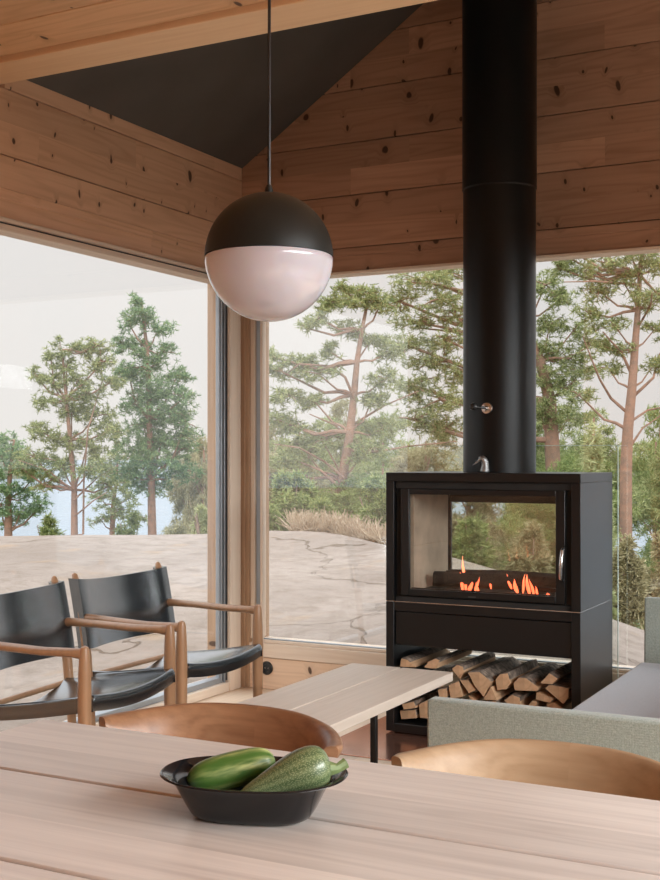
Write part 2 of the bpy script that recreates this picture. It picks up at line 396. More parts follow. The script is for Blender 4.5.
# unseen right wall, opened for a window added for light; solid rear wall
rw = MB(); rw.box((W, YN, 2.3), (W + .2, .2, EAVE)); rw.box((W, YN, 0), (W + .2, .2, .1))
rw.box((W, -.9, .1), (W + .2, .2, 2.3)); rw.box((W, YN, .1), (W + .2, -7.1, 2.3))
structure(rw.build('wall_right', m_wall_l, smooth=False))
nw = MB(); nw.box((-.2, YN - .2, 0), (W + .2, YN, 3.0))
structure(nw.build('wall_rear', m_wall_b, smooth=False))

# dark vaulted ceiling, boarded flat ceiling, beam
rf = MB(); t = .15
rf.prism([(-.25, roofz(-.25)), (RIDGE, roofz(RIDGE)), (RIDGE, roofz(RIDGE) + t), (-.25, roofz(-.25) + t)], YB, .2)
rf.prism([(RIDGE, roofz(RIDGE)), (W + .25, roofz(W + .25)), (W + .25, roofz(W + .25) + t), (RIDGE, roofz(RIDGE) + t)], YB, .2)
structure(rf.build('ceiling', m_roof, smooth=False))
fc = MB(); y = YB - .214
while y > YN - .1:
    fc.box((-.1, y - .256 + .0035, 2.836), (W + .1, y - .0035, 2.87)); y -= .256
fc.box((-.2, YN - .2, 2.862), (W + .2, YB - .1, 2.95))
structure(fc.build('ceiling_boards', m_ceil, bevel=.003, smooth=False))
structure(MB().box((-.05, YB - .205, 2.816), (W, YB, 3.08)).build('trim_1', m_beam, bevel=.004))
gw = MB().prism([(-.2, 2.95), (W + .2, 2.95), (W + .2, EAVE + .1), (RIDGE, roofz(RIDGE) + .1), (-.2, EAVE + .1)], YB - .12, YB - .002)
structure(gw.build('wall_gable', m_wall_b, smooth=False))

# corner post
cp = MB(); cp.box((-.2, -.045, 0), (.012, .2, 2.385)); cp.box((-.2, -.02, 0), (.058, .2, 2.34)); cp.box((-.2, -.03, 0), (.036, .2, 2.36))
structure(cp.build('trim_2', m_post, bevel=.003))

def window(n, label_frame=None): 
    o = bpy.data.objects.new('window_%d' % n, None); COL.objects.link(o); return structure(o)
# window 1: sliding door in the left wall
w1 = window(1); Y0, Y1 = -.154, -2.6
f = MB(); f.box((-.075, -.155, 0), (.022, -.046, 2.35)); f.box((-.16, -2.66, 0), (.022, -2.6, 2.35)); f.build('jamb', m_frame_v, w1, bevel=.004)
f = MB(); f.box((-.16, -2.6, 2.26), (-.012, -.155, 2.385)); f.box((-.16, -2.6, 2.345), (-.004, -.155, 2.385)); f.build('head_board', m_wall_l, w1, bevel=.003)
f = MB(); f.box((-.10, -2.6, 2.244), (.012, -.155, 2.262)); f.box((-.09, -2.6, 2.209), (.004, -.155, 2.236)); f.build('head_trim', m_frame_y, w1, bevel=.003)
f = MB(); f.box((-.09, -2.6, 2.235), (-.006, -.155, 2.246)); f.box((-.05, -.1625, .06), (.004, -.1555, 2.21)); f.box((-.036, -.184, .06), (-.010, -.178, 2.21)); f.build('gasket', m_gasket, w1)
f = MB(); f.box((-.036, -.212, .05), (-.014, -.163, 2.21)); f.box((-.036, -.176, .05), (-.002, -.164, 2.21)); f.box((-.036, -.200, .05), (-.008, -.186, 2.21))
f.box((-.07, -2.6, .05), (-.012, -.163, .078)); f.build('sliding_sash', m_alu, w1, bevel=.002)
f = MB(); f.box((-.16, -2.6, 0), (.016, -.155, .05)); f.build('threshold', m_frame_y, w1, bevel=.004)
MB().box((-.032, -2.6, .07), (-.026, -.211, 2.215)).build('window_pane', m_glass, w1)
# window 2: picture window in the back wall
w2 = window(2)
f = MB(); f.box((.058, -.006, .27), (.085, .12, 2.25)); f.box((.115, .0, .25), (.131, .028, 2.25)); f.box((3.0, 0, .25), (3.1, .12, 2.25)); f.box((4.9, 0, .25), (W, .12, 2.28)); f.build('jamb', m_frame_v, w2, bevel=.003)
f = MB(); f.box((.085, .012, .27), (.112, .04, 2.24)); f.box((.131, .012, .268), (W - .1, .03, .274)); f.build('glazing_bead', m_alu, w2, bevel=.002)
f = MB(); f.box((.112, .006, .27), (.116, .04, 2.24)); f.build('gasket', m_gasket, w2)
f = MB(); f.box((.058, .008, 2.252), (W, .12, 2.334)); f.build('head_board', m_wall_b, w2, bevel=.003)
f = MB(); f.box((.058, -.004, 2.237), (W, .10, 2.252)); f.build('head_trim', m_frame_h, w2, bevel=.002)
f = MB(); f.box((.05, -.016, .173), (W, .12, .250)); f.box((.10, -.004, .25), (W, .12, .268)); f.build('sill', m_frame_h, w2, bevel=.004)
MB().box((.118, .029, .26), (W - .1, .036, 2.25)).build('window_pane', m_glassb, w2)
# window 3: unseen wide window, added in the right wall to let in light
w3 = window(3); f = MB(); f.box((W, -.97, .1), (W + .14, -.9, 2.3)); f.box((W, -7.1, .1), (W + .14, -7.03, 2.3)); f.box((W, -7.03, 2.23), (W + .14, -.97, 2.3)); f.box((W, -7.03, .1), (W + .14, -.97, .17)); f.build('frame', m_frame_v, w3)
MB().box((W + .06, -7.03, .17), (W + .07, -.97, 2.23)).build('window_pane', m_glass, w3)

# ================================================================= OUTDOORS
crest_px = np.array([-400, 0, 213, 265, 330, 385, 451, 515, 620, 720, 1200]); crest_d = np.array([15, 13, 13, 12.6, 12, 11, 10, 9.3, 8.4, 8.2, 9])
crest_y = np.array([540, 536, 533, 530, 533, 543, 556, 577, 632, 660, 690.])
CZ = CAM.z - (crest_y - HOR) / F * crest_d
def smooth(t): t = np.clip(t, 0, 1); return t * t * (3 - 2 * t)
def lump(x, y): return (.05 * np.sin(.9 * x + .4 * y) * np.sin(.7 * y - .5 * x + 1) + .025 * np.sin(2.3 * x + 1.1 * y + 2) + .02 * np.sin(1.7 * y - 2.9 * x))
def terrain(x, y):
    x = np.asarray(x, float); y = np.asarray(y, float)
    dx, dy = x - CAM.x, y - CAM.y
    d = -.4629 * dx + .8868 * dy; X = .8866 * dx + .462 * dy
    ds = np.maximum(d, .8); px = np.clip(330 + F * X / ds, -400, 1200)
    dc = np.interp(px, crest_px, crest_d); zc = np.interp(px, crest_px, CZ)
    base = -.16
    near = np.clip((d - 5.6) / np.maximum(dc - 5.6, .5), 0, 1)
    zin = base + (zc - base) * near ** .8
    out_ = d - dc
    zout = zc - .10 * np.clip(out_, 0, 99) ** 1.0 * .8 - .9 * smooth((out_ - .5) / 7) - 2.6 * smooth((out_ - 6) / 22)
    z = np.where(d < dc, zin, zout)
    ins = smooth((np.maximum(np.maximum(-x - .3, y - .3), np.maximum(x - W - .3, YN - .3 - y))) / 1.5)
    wgt = smooth((np.hypot(X, d) - 6.0) / 2.5) * (d > 0)
    z = np.where(d > 1.0, base + (z - base) * smooth((d - 1) / 3), base)
    return z + lump(x, y) * ins * np.where(out_ > -1.5, .35, 1.0) - 3 * smooth((np.hypot(X, d) - 45) / 20)
gx = np.concatenate([np.linspace(-70, -24, 24)[:-1], np.linspace(-24, 16, 170), np.linspace(16, 50, 20)[1:]])
gy = np.concatenate([np.linspace(-45, -9, 16)[:-1], np.linspace(-9, 24, 150), np.linspace(24, 70, 24)[1:]])
GX, GY = np.meshgrid(gx, gy); GZ = terrain(GX, GY)
nx, ny = len(gx), len(gy)
tm = bpy.data.meshes.new('rock_ground')
tm.from_pydata(np.stack([GX.ravel(), GY.ravel(), GZ.ravel()], 1).tolist(), [], [(j * nx + i, j * nx + i + 1, (j + 1) * nx + i + 1, (j + 1) * nx + i) for j in range(ny - 1) for i in range(nx - 1)])
tm.materials.append(m_rock); tm.polygons.foreach_set('use_smooth', [True] * len(tm.polygons))
tg = bpy.data.objects.new('rock_ground', tm); COL.objects.link(tg); structure(tg)
structure(raw('sea', [(-1200, -300, -3.2), (1200, -300, -3.2), (1200, 1600, -3.2), (-1200, 1600, -3.2)], [(0, 1, 2, 3)], m_sea))

# ---- foliage
def tufts(pts, size, nb, droop=.15, wid=.06, upb=.45):
    """needle tufts as thin blades; returns verts, faces"""
    n = len(pts); P = np.repeat(np.asarray(pts), nb, 0)
    D = rng.normal(size=(n * nb, 3)); D[:, 2] = D[:, 2] * .8 + upb; D /= np.linalg.norm(D, axis=1)[:, None]
    L = size * rng.uniform(.6, 1.15, (n * nb, 1)); S = np.cross(D, rng.normal(size=(n * nb, 3))); S /= np.linalg.norm(S, axis=1)[:, None]
    Wd = L * wid * rng.uniform(.7, 1.5, (n * nb, 1))
    a = P - S * Wd; b = P + S * Wd; c = P + D * L + S * Wd * .5; d = P + D * L - S * Wd * .5
    c[:, 2] -= droop * L[:, 0]; d[:, 2] -= droop * L[:, 0]
    v = np.stack([a, b, c, d], 1).reshape(-1, 3); f = np.arange(n * nb * 4).reshape(-1, 4)
    return v, f
def foliage_obj(name, pts, size, nb, m, parent, **k):
    v, f = tufts(pts, size, nb, **k)
    me = bpy.data.meshes.new(name); me.vertices.add(len(v)); me.vertices.foreach_set('co', v.ravel().astype(np.float32))
    me.loops.add(f.size); me.loops.foreach_set('vertex_index', f.ravel().astype(np.int32)); me.polygons.add(len(f))
    me.polygons.foreach_set('loop_start', np.arange(0, f.size, 4, dtype=np.int32)); me.update(calc_edges=True)
    me.materials.append(m); o = bpy.data.objects.new(name, me); COL.objects.link(o); o.parent = parent
    return o

def clumps(n, k, sig, shell=.55):
    c = rng.normal(size=(k, 3)); c /= np.linalg.norm(c, axis=1)[:, None]; c *= rng.uniform(shell * .4, 1.08, (k, 1)) ** .7
    return c[rng.integers(0, k, n)] + rng.normal(size=(n, 3)) * sig

def pine(label, d, trunk, pads, mat, r0=.11, group='pines beyond the windows', dens=1.0, size=.085, twigs=True, extra=()):
    """trunk: list of (px, py); pads: (px, py, rx, ry[, dd]) foliage masses in pixels at distance d; built in metres round the base"""
    s = d / F
    base = at(trunk[0][0], trunk[0][1], d); gz = float(terrain(base.x, base.y))
    root = thing('pine_tree', label, 'tree', (base.x, base.y, gz), 0, group); O = Vector((base.x, base.y, gz))
    tp = [Vector((0, 0, -.1))] + [at(p[0], p[1], d + random.uniform(-.1, .1)) - O for p in trunk]
    if tp[1].z < .3: tp[1].z = max(tp[1].z, .25)
    n = len(tp); rad = [r0 * (1 - .8 * i / (n - 1)) for i in range(n)]
    br = MB().tube(tp, rad, 9); pts = []
    fwd = Vector((-.4629, .8868, 0)); rt = Vector((.8866, .462, 0))
    for pd in pads:
        px, py, rx, ry = pd[:4]; dd = pd[4] if len(pd) > 4 else random.uniform(-.5, .5) * rx * s
        c = at(px, py, d) - O + fwd * dd
        # branch from a lower point of the trunk
        best = min(tp[1:], key=lambda q: (q - c).length + (3 if q.z > c.z + .05 else 0) * s * 20)
        L = (c - best).length; mid = best.lerp(c, .5) + Vector((random.uniform(-.08, .08), random.uniform(-.08, .08), -.12)) * L
        rb = max(.012, min(r0 * .35, L * .018 + .012))
        br.tube([best, best.lerp(mid, .5) + Vector((0, 0, .03 * L)), mid, c], [rb, rb * .85, rb * .65, rb * .4], 6)
        Rx, Ry = rx * s, ry * s; nT = max(8, int(dens * 46 * (rx * ry) / 60 * (d / 20) ** .3))
        q = clumps(nT, max(4, int(rx * ry / 8)), .24) * np.array([1.12, 1.12, 1.25])
        for (a, b, e) in q:
            P = c + rt * (a * Rx) + fwd * (b * Rx) + Vector((0, 0, e * Ry))
            pts.append(P)
        if twigs:
            for k in range(min(9, max(3, nT // 9))):
                P = pts[-1 - random.randrange(nT)]
                br.tube([c, c.lerp(P, .5) + Vector((0, 0, .02)), P], [rb * .4, rb * .3, rb * .15], 4, cap=False)
    for e in extra:                                # bare limbs: lists of (px, py)
        L = [at(p[0], p[1], d) - O + fwd * (random.uniform(-.2, .2) * i) for i, p in enumerate(e)]
        L = [min((tp[i].lerp(tp[i + 1], k / 12) for i in range(n - 1) for k in range(13)), key=lambda q: (q - L[0]).length)] + L
        br.tube(L, [r0 * .3 * (1 - .75 * i / (len(L) - 1)) for i in range(len(L))], 6)
    br.build('trunk', m_bark, root)
    foliage_obj('foliage', [tuple(p) for p in pts], size, 14, mat, root, wid=.07)
    return root

# left view: pines on the edge of the rock
pine('tall pine with pointed crown left of the corner post', 21, [(152, 533), (151, 480), (149, 420), (147, 350), (141, 300)],
     [(138, 300, 8, 8), (146, 315, 14, 9), (128, 322, 10, 8), (158, 330, 12, 8), (140, 345, 16, 9), (124, 346, 9, 7), (162, 352, 12, 8), (150, 368, 20, 10), (130, 376, 14, 9), (175, 378, 14, 8), (158, 392, 22, 11),
      (184, 398, 12, 8), (138, 402, 16, 10), (168, 414, 24, 11), (142, 424, 20, 10), (186, 424, 11, 8), (160, 440, 28, 11), (180, 450, 16, 9), (135, 452, 20, 10), (158, 466, 26, 11), (182, 472, 14, 9), (128, 474, 16, 9), (148, 486, 20, 8)],
     m_needle_blue, r0=.095, dens=1.0)
pine('twin-stemmed pine with loose crown at the left of the view', 20, [(74, 536), (74, 490), (70, 440), (66, 400), (62, 350)],
     [(60, 350, 8, 8), (76, 345, 9, 7), (50, 358, 8, 7), (66, 366, 12, 9), (86, 352, 10, 8), (36, 376, 8, 6), (52, 384, 13, 9), (78, 380, 14, 9), (98, 346, 10, 8), (104, 362, 13, 9), (90, 396, 15, 9), (108, 384, 12, 8), (46, 402, 12, 8), (70, 412, 16, 10), (94, 416, 18, 9),
      (40, 430, 14, 8), (110, 430, 16, 10), (64, 440, 18, 9), (86, 446, 18, 9), (34, 458, 18, 9), (60, 466, 20, 9), (92, 470, 20, 9), (44, 484, 14, 7), (110, 486, 14, 7), (24, 470, 12, 7)],
     m_needle, r0=.075, dens=.8, extra=[[(83, 534), (84, 480), (92, 430), (100, 380), (102, 350)], [(74, 500), (95, 478), (118, 465)], [(72, 490), (50, 470), (22, 460)], [(76, 515), (96, 500), (108, 492)]])
pine('low pine with dark crown cut by the left edge of the picture', 23, [(8, 533), (8, 500), (10, 470), (14, 440)],
     [(8, 440, 10, 7), (22, 450, 12, 7), (2, 458, 12, 8), (18, 468, 14, 8), (-6, 475, 12, 8), (32, 478, 12, 7), (8, 488, 14, 8), (26, 496, 12, 7), (0, 505, 12, 8), (20, 512, 16, 7), (40, 506, 12, 6), (8, 522, 14, 7)], m_needle_blue, r0=.1, dens=.9)
pine('slender low pine between the twin-stemmed pine and the tall pine', 23.5, [(112, 531), (113, 505), (116, 480), (118, 455)],
     [(118, 455, 12, 8), (106, 465, 14, 8), (128, 470, 14, 8), (114, 480, 18, 8), (130, 498, 14, 7), (100, 500, 14, 7), (116, 510, 16, 8), (136, 516, 12, 7), (100, 520, 12, 6)], m_needle, r0=.07, dens=.7)

def shrub(label, px, py, d, w, h, mat, n=None, size=.2, group='shrubs on the rock', dead=0):
    """rounded bush: stems + foliage; w, h in pixels"""
    s = d / F; b = at(px, py, d); gz = float(terrain(b.x, b.y)); O = Vector((b.x, b.y, gz))
    root = thing('shrub', label, 'shrub', O, random.uniform(0, 6), group)
    top = max(.25, b.z + h * s - gz); Rw = w * s / 2
    st = MB()
    for k in range(7 + dead):
        a = random.uniform(0, 6.28); r = Rw * random.uniform(.2, .9); hh = top * random.uniform(.5, .95)
        st.tube([(0, 0, -.08), (r * .4 * math.cos(a), r * .4 * math.sin(a), hh * .5), (r * math.cos(a), r * math.sin(a), hh)], [.022, .015, .006], 5)
    st.build('stems', m_twig, root)
    n = n or int(w * h * .62)
    q = clumps(n, max(8, int(w * h / 60)), .13)
    tap = 1.15 - .45 * np.clip(q[:, 2] * .5 + .5, 0, 1)
    P = np.stack([q[:, 0] * Rw * tap, q[:, 1] * Rw * tap, np.maximum(.03, top * .5 + q[:, 2] * top * .46)], 1)
    foliage_obj('foliage', P, size * .6, 14, mat, root, wid=.07)
    return root
shrub('light green shrub on the rock crest beside the left window jamb', 201, 532, 15, 26, 26, m_needle_pale, size=.14)
shrub('low dark shrub on the rock crest below the tall pine', 128, 533, 22, 40, 24, m_juniper)
shrub('low shrub on the rock crest at the foot of the twin stems', 50, 535, 21, 44, 22, m_juniper)

# right view: big weathered pines
pine('leaning red-barked pine seen left of the stove', 17, [(338, 522), (342, 480), (350, 432), (354, 395), (357, 362), (362, 330), (368, 300)],
     [(352, 300, 16, 8), (330, 300, 12, 8), (344, 290, 10, 6), (366, 294, 16, 8), (318, 318, 12, 7), (306, 328, 9, 6), (380, 305, 14, 8), (345, 330, 14, 7), (300, 366, 20, 8), (282, 372, 14, 7), (318, 374, 16, 6), (276, 358, 8, 6), (330, 352, 12, 6),
      (292, 396, 18, 7), (315, 402, 16, 7), (278, 420, 14, 8), (300, 428, 18, 8), (322, 440, 16, 8), (372, 400, 16, 8), (385, 380, 14, 8), (380, 430, 20, 9), (364, 452, 20, 9), (305, 452, 20, 9), (282, 462, 16, 8), (388, 352, 14, 8), (372, 338, 14, 7)],
     m_needle, r0=.095, dens=.85, extra=[[(355, 400), (345, 378), (330, 366), (300, 366), (285, 374)], [(344, 478), (325, 462), (300, 448), (275, 444)], [(350, 440), (335, 425), (310, 415)], [(346, 450), (375, 452), (410, 446), (452, 442)], [(352, 425), (385, 405), (420, 390)], [(340, 488), (320, 470), (300, 462), (288, 458)]])
pine('tall pine half hidden by the black flue pipe', 21, [(556, 520), (552, 440), (550, 400), (540, 360), (520, 320), (500, 280), (490, 240)],
     [(420, 282, 24, 10), (448, 272, 18, 9), (400, 300, 18, 8), (438, 300, 22, 10), (455, 318, 14, 9), (418, 322, 20, 9), (445, 340, 20, 10), (405, 345, 20, 9), (430, 362, 24, 10), (455, 375, 14, 10), (412, 385, 22, 10), (440, 400, 24, 10), (415, 420, 24, 10), (448, 428, 20, 10),
      (545, 285, 14, 10), (560, 300, 18, 9), (550, 325, 18, 9), (575, 330, 18, 9), (545, 348, 16, 9), (568, 356, 22, 9), (545, 375, 18, 9), (580, 372, 18, 8), (560, 388, 20, 9), (590, 345, 14, 7), (540, 410, 16, 9), (566, 420, 22, 10)],
     m_needle, r0=.17, dens=.9, extra=[[(540, 360), (500, 345), (455, 330), (420, 326)], [(520, 320), (480, 300), (440, 285), (410, 285)]])
pine('forked pine with pale trunk at the right edge of the view', 18, [(626, 470), (628, 430), (632, 390), (635, 350), (638, 310), (640, 275), (646, 235)],
     [(585, 272, 16, 8), (605, 262, 18, 8), (560, 268, 14, 7), (625, 280, 18, 8), (600, 290, 20, 8), (650, 270, 16, 9), (645, 300, 16, 8), (590, 312, 16, 8), (615, 325, 18, 7), (655, 330, 14, 8), (605, 345, 16, 7), (622, 352, 14, 6), (654, 365, 12, 8),
      (570, 258, 14, 7), (640, 255, 20, 8), (660, 300, 14, 8), (630, 240, 18, 8), (600, 240, 20, 8), (560, 245, 18, 8), (668, 260, 14, 8), (610, 368, 14, 6), (580, 395, 14, 7)],
     m_needle, r0=.105, dens=.62, extra=[[(630, 415), (612, 398), (596, 380), (585, 360), (575, 340)], [(632, 375), (620, 352), (608, 342), (596, 335)], [(635, 395), (652, 378), (664, 355), (675, 330)], [(633, 420), (650, 410), (672, 405)], [(636, 330), (646, 318), (648, 306), (642, 298)],
     [(640, 285), (620, 282), (590, 285), (560, 285)], [(640, 275), (658, 292), (680, 305)], [(628, 450), (645, 428), (668, 412)]])

bg_i = [('dense dark pine in the woods behind the stove', m_needle), ('dense dark pine in the woods behind the stove', m_needle_blue)]
protos = []
for k, m in enumerate((m_needle, m_olive, m_juniper)):
    root = thing('background_pine', 'bushy green pine in the dense woods seen through the back window', 'tree', (0, 0, -50), 0, 'woods behind the back window')
    H = (5.2, 4.0, 4.4)[k]
    pts = []; br = MB().tube([(0, 0, -.3), (.02, .02, H * .3), (-.02, .02, H * .65), (.02, 0, H)], [.12, .10, .07, .03], 7)
    for i in range(34):
        zz = H * random.uniform(.16, 1.0); rr = (1.5 - .8 * zz / H) * random.uniform(.3, 1); a = random.uniform(0, 6.28)
        c = np.array([rr * math.cos(a), rr * math.sin(a), zz]); q = clumps(80, 7, .2); pts.append(c + q * np.array([.55, .55, .3]))
        br.tube([(0, 0, zz * .85), c * np.array([.5, .5, .95]), c], [.03, .02, .01], 4)
    br.build('trunk', m_bark, root)
    foliage_obj('foliage', np.concatenate(pts), .15, 12, m, root)
    protos.append(root)
bgs = []
spots = []
for i in range(24):
    for _ in range(200):
        if i < 13: px, d, yt = random.uniform(258, 690), random.uniform(23, 42), random.uniform(405, 452)
        else: px, d, yt = random.uniform(258, 590), random.uniform(16.5, 22), random.uniform(458, 494)
        b = at(px, 440, d)
        if 596 < px < 655: continue
        if all((b - q).length > (3.6 if i < 13 else 2.4) for q in spots): break
    spots.append(b)
    gz = float(terrain(b.x, b.y)); zt = CAM.z + (HOR - yt) / F * d
    bgs.append((i % 3, b.x, b.y, gz, max(.6, (zt - gz)), px))
for i, (k, x, y_, gz, h, px) in enumerate(bgs):
    r_ = protos[k] if i < 3 else copy_tree(protos[k]); s = h / (5.2, 4.0, 4.4)[k]
    r_.location = (x, y_, gz); r_.scale = (min(max(s, .5), 1.0),) * 2 + (s,); r_.rotation_euler = (0, 0, random.uniform(0, 6.28))
# pines on the far side of the rock, right of the left window's tall pine and far left
for px, d, yt, lab in ((204, 40, 450, 'distant pine on the hillside close to the left window jamb'), (190, 44, 470, 'distant low pine between the tall pine and the left window jamb')):
    r_ = copy_tree(protos[1]); b = at(px, 440, d); gz = float(terrain(b.x, b.y)); h = CAM.z + (HOR - yt) / F * d - gz
    r_.location = (b.x, b.y, gz); r_.scale = (.9, .9, h / 4.0); r_['label'] = lab; r_['group'] = 'distant pines'

shrub('bright green young pine bush standing behind the glass heat shield', 592, 560, 13.2, 40, 116, m_needle_pale, size=.16)
shrub('pale olive bush right of the glass heat shield', 624, 606, 11.5, 40, 62, m_olive, size=.15, dead=14)
shrub('dry olive bush at the right edge of the back window', 662, 590, 12.4, 40, 46, m_olive, size=.14, dead=12)
shrub('small green bush just above the rock by the grey sofa', 606, 628, 9.6, 20, 34, m_needle_pale, size=.10)
shrub('green juniper on the rock left of the red-barked pine', 292, 520, 14.5, 50, 48, m_juniper, size=.18)
shrub('low juniper at the foot of the red-barked pine', 325, 526, 14, 36, 26, m_juniper, size=.15)
shrub('juniper on the rock close to the left side of the stove', 376, 535, 13.5, 40, 54, m_juniper, size=.17)
shrub('small juniper at the corner of the back window', 270, 528, 14, 24, 26, m_juniper, size=.15)
for px, py, d, w_, h_, lab in ((412, 545, 13.2, 44, 52, 'round juniper low behind the left of the stove'), (472, 562, 12.6, 40, 44, 'juniper seen through the middle of the stove window'), (532, 580, 12.2, 40, 50, 'juniper seen through the right side of the stove window')):
    shrub(lab, px, py, d, w_, h_, m_juniper if px < 500 else m_olive, size=.17)
# dry grass along the crest
gp = []
for i in range(330):
    px = random.uniform(292, 392); d = random.uniform(12.4, 13.4) - max(0, (px - 330) / 60) * .8
    b = at(px, 520, d); gp.append((b.x, b.y, float(terrain(b.x, b.y))))
go = foliage_obj('dry_grass', gp, .27, 5, m_dry, None, wid=.025, upb=1.6, droop=.05)
tag(go, 'dry straw-coloured grass growing along the rock crest left of the stove', 'grass', kind='stuff')

# far shore across the water
fs = MB()
for (pa, pb, d, yt) in ((-60, 36, 240, 440), (180, 230, 130, 446), (262, 720, 170, 447)):
    N = 40; rows = []
    for i in range(N):
        px = pa + (pb - pa) * i / (N - 1); e = math.sin(math.pi * i / (N - 1)) ** .4
        hgt = (CAM.z + (HOR - yt) / F * d + 3.2) * e * (1 + .12 * math.sin(i * 1.9) + .06 * math.sin(i * 4.7))
        b = at(px, HOR, d); b2 = at(px, HOR, d * 1.25)
        rows.append([(b.x, b.y, -3.4), (b.x * .93 + b2.x * .07, b.y * .93 + b2.y * .07, -3.2 + hgt * .55), ((b.x + b2.x) / 2, (b.y + b2.y) / 2, -3.2 + hgt), (b2.x, b2.y, -3.4)])
    fs.loft([[Vector(p) for p in r_] for r_ in rows], cap=False, closed=False)
m_far = needlemat('far_woods', (.13, .15, .09), (.19, .20, .13), (.30, .27, .22))
structure(fs.build('far_shore', m_far))

# ================================================================= STOVE
SX0, SX1, SY0, SY1 = 1.175, 2.085, -.64, -.10
st = thing('wood_stove', 'black see-through wood stove with a fire behind glass, under the flue pipe', 'stove', ((SX0 + SX1) / 2, (SY0 + SY1) / 2, 0))
OX, OY = (SX0 + SX1) / 2, (SY0 + SY1) / 2
class SM(MB):          # room coordinates -> stove-local
    def box(s, a, b, M=None): return super().box((a[0] - OX, a[1] - OY, a[2]), (b[0] - OX, b[1] - OY, b[2]), M)
z0, zs, z1 = .012, .607, 1.199
c = SM(); c.box((SX0, SY0, zs + .003), (SX0 + .04, SY1, z1 - .04)); c.box((SX1 - .04, SY0, zs + .003), (SX1, SY1, z1 - .04)); c.box((SX0, SY0, z1 - .04), (SX1, SY1, z1))
c.build('upper_casing', m_black, st, bevel=.002)
c = SM(); c.box((SX0 + .04, SY0 + .02, .60), (SX1 - .04, SY1 - .02, .632)); c.box((SX0 + .04, SY0 + .02, 1.125), (SX1 - .04, SY1 - .02, z1 - .04))
c.box((SX0 + .04, SY0 + .03, .632), (SX0 + .085, SY1 - .03, 1.125)); c.box((SX1 - .085, SY0 + .03, .632), (SX1 - .04, SY1 - .03, 1.125))
c.box((SX0 + .085, SY0 + .05, .632), (SX1 - .085, SY1 - .05, .655)); c.build('firebox', m_blackin, st, bevel=.002)
c = SM()
for xa, xb in ((SX0 + .085, SX0 + .115), (SX1 - .115, SX1 - .085)):
    c = SM(); c.box((xa, SY0 + .06, .655), (xb, SY1 - .06, .86)); c.box((xa, SY0 + .06, .8595), (xb, SY1 - .06, 1.125)); c.build('firebrick_lining', m_brick, st, bevel=.003)
def door(name, ya, yb, x0, x1, za, zb, bx, bt, bb):
    d_ = SM(); d_.box((x0, ya, za), (x0 + bx, yb, zb)); d_.box((x1 - bx, ya, za), (x1, yb, zb)); d_.box((x0 + bx, ya, zb - bt), (x1 - bx, yb, zb)); d_.box((x0 + bx, ya, za), (x1 - bx, yb, za + bb))
    o = d_.build(name, m_black, st, bevel=.003)
    ym = (ya + yb) / 2
    SM().box((x0 + bx - .005, ym - .002, za + bb - .005), (x1 - bx + .005, ym + .002, zb - bt + .005)).build('door_glass', m_dglass, o)
    return o
fd = door('front_door', SY0 + .008, SY0 + .028, SX0 + .07, SX1 - .07, .638, 1.125, .042, .025, .03)
bd = door('back_door', SY1 - .028, SY1 - .008, SX0 + .07, SX1 - .07, .634, 1.118, .046, .07, .04)
c = SM(); c.box((SX0 + .11, SY0 + .036, .655), (SX1 - .11, SY0 + .05, .672)); c.box((SX0 + .11, SY1 - .09, .655), (SX1 - .11, SY1 - .075, .715)); c.box((SX0 + .11, SY0 + .28, .655), (SX1 - .11, SY0 + .32, .675)); c.build('log_retainer', m_black, st, bevel=.003)
hx = SX0 + .828
MB().tube([(hx - OX, SY0 - OY + .008, .735), (hx - OX + .002, SY0 - OY - .022, .75), (hx - OX + .006, SY0 - OY - .034, .81), (hx - OX + .008, SY0 - OY - .022, .87), (hx - OX + .008, SY0 - OY + .008, .887)], [.007, .008, .009, .008, .007], 10).build('door_handle', m_steel, fd)
c = SM(); c.box((SX0 + .40, SY0 + .0065, .6445), (SX0 + .435, SY0 + .008, .6505)); c.build('maker_mark', flat('dark_grey_print', (.05, .05, .05), .5), fd)
c = SM(); c.box((SX0 + .003, SY0 + .003, zs), (SX1 - .003, SY1 - .003, zs + .003)); c.build('seam_glint_strip', m_steel, st)  # steel strip standing in for the window's reflection on the seam bevel
c = SM(); c.box((SX0, SY0, z0), (SX0 + .04, SY1, zs)); c.box((SX1 - .04, SY0, z0), (SX1, SY1, zs)); c.box((SX0 + .04, SY0, z0), (SX1 - .04, SY1, .05)); c.box((SX0 + .04, SY0 + .004, .565), (SX1 - .04, SY1 - .004, zs)); c.build('lower_casing', m_black, st, bevel=.002)
c = SM(); c.box((SX0 + .042, SY0 + .012, .41), (SX1 - .042, SY0 + .035, .562)); c.build('drawer_panel', m_black, st, bevel=.003)
c = SM(); c.box((SX0 + .042, SY1 - .035, .41), (SX1 - .042, SY1 - .012, .562)); c.build('rear_panel', m_black, st, bevel=.003)
c = SM(); c.box((SX0 + .04, SY0 + .03, .405), (SX1 - .04, SY1 - .03, .412)); c.build('shelf_top', m_black, st)
c = SM(); c.box((SX0 + .03, SY0 + .03, .0045), (SX1 - .03, SY1 - .03, z0)); c.build('plinth', m_blackin, st)

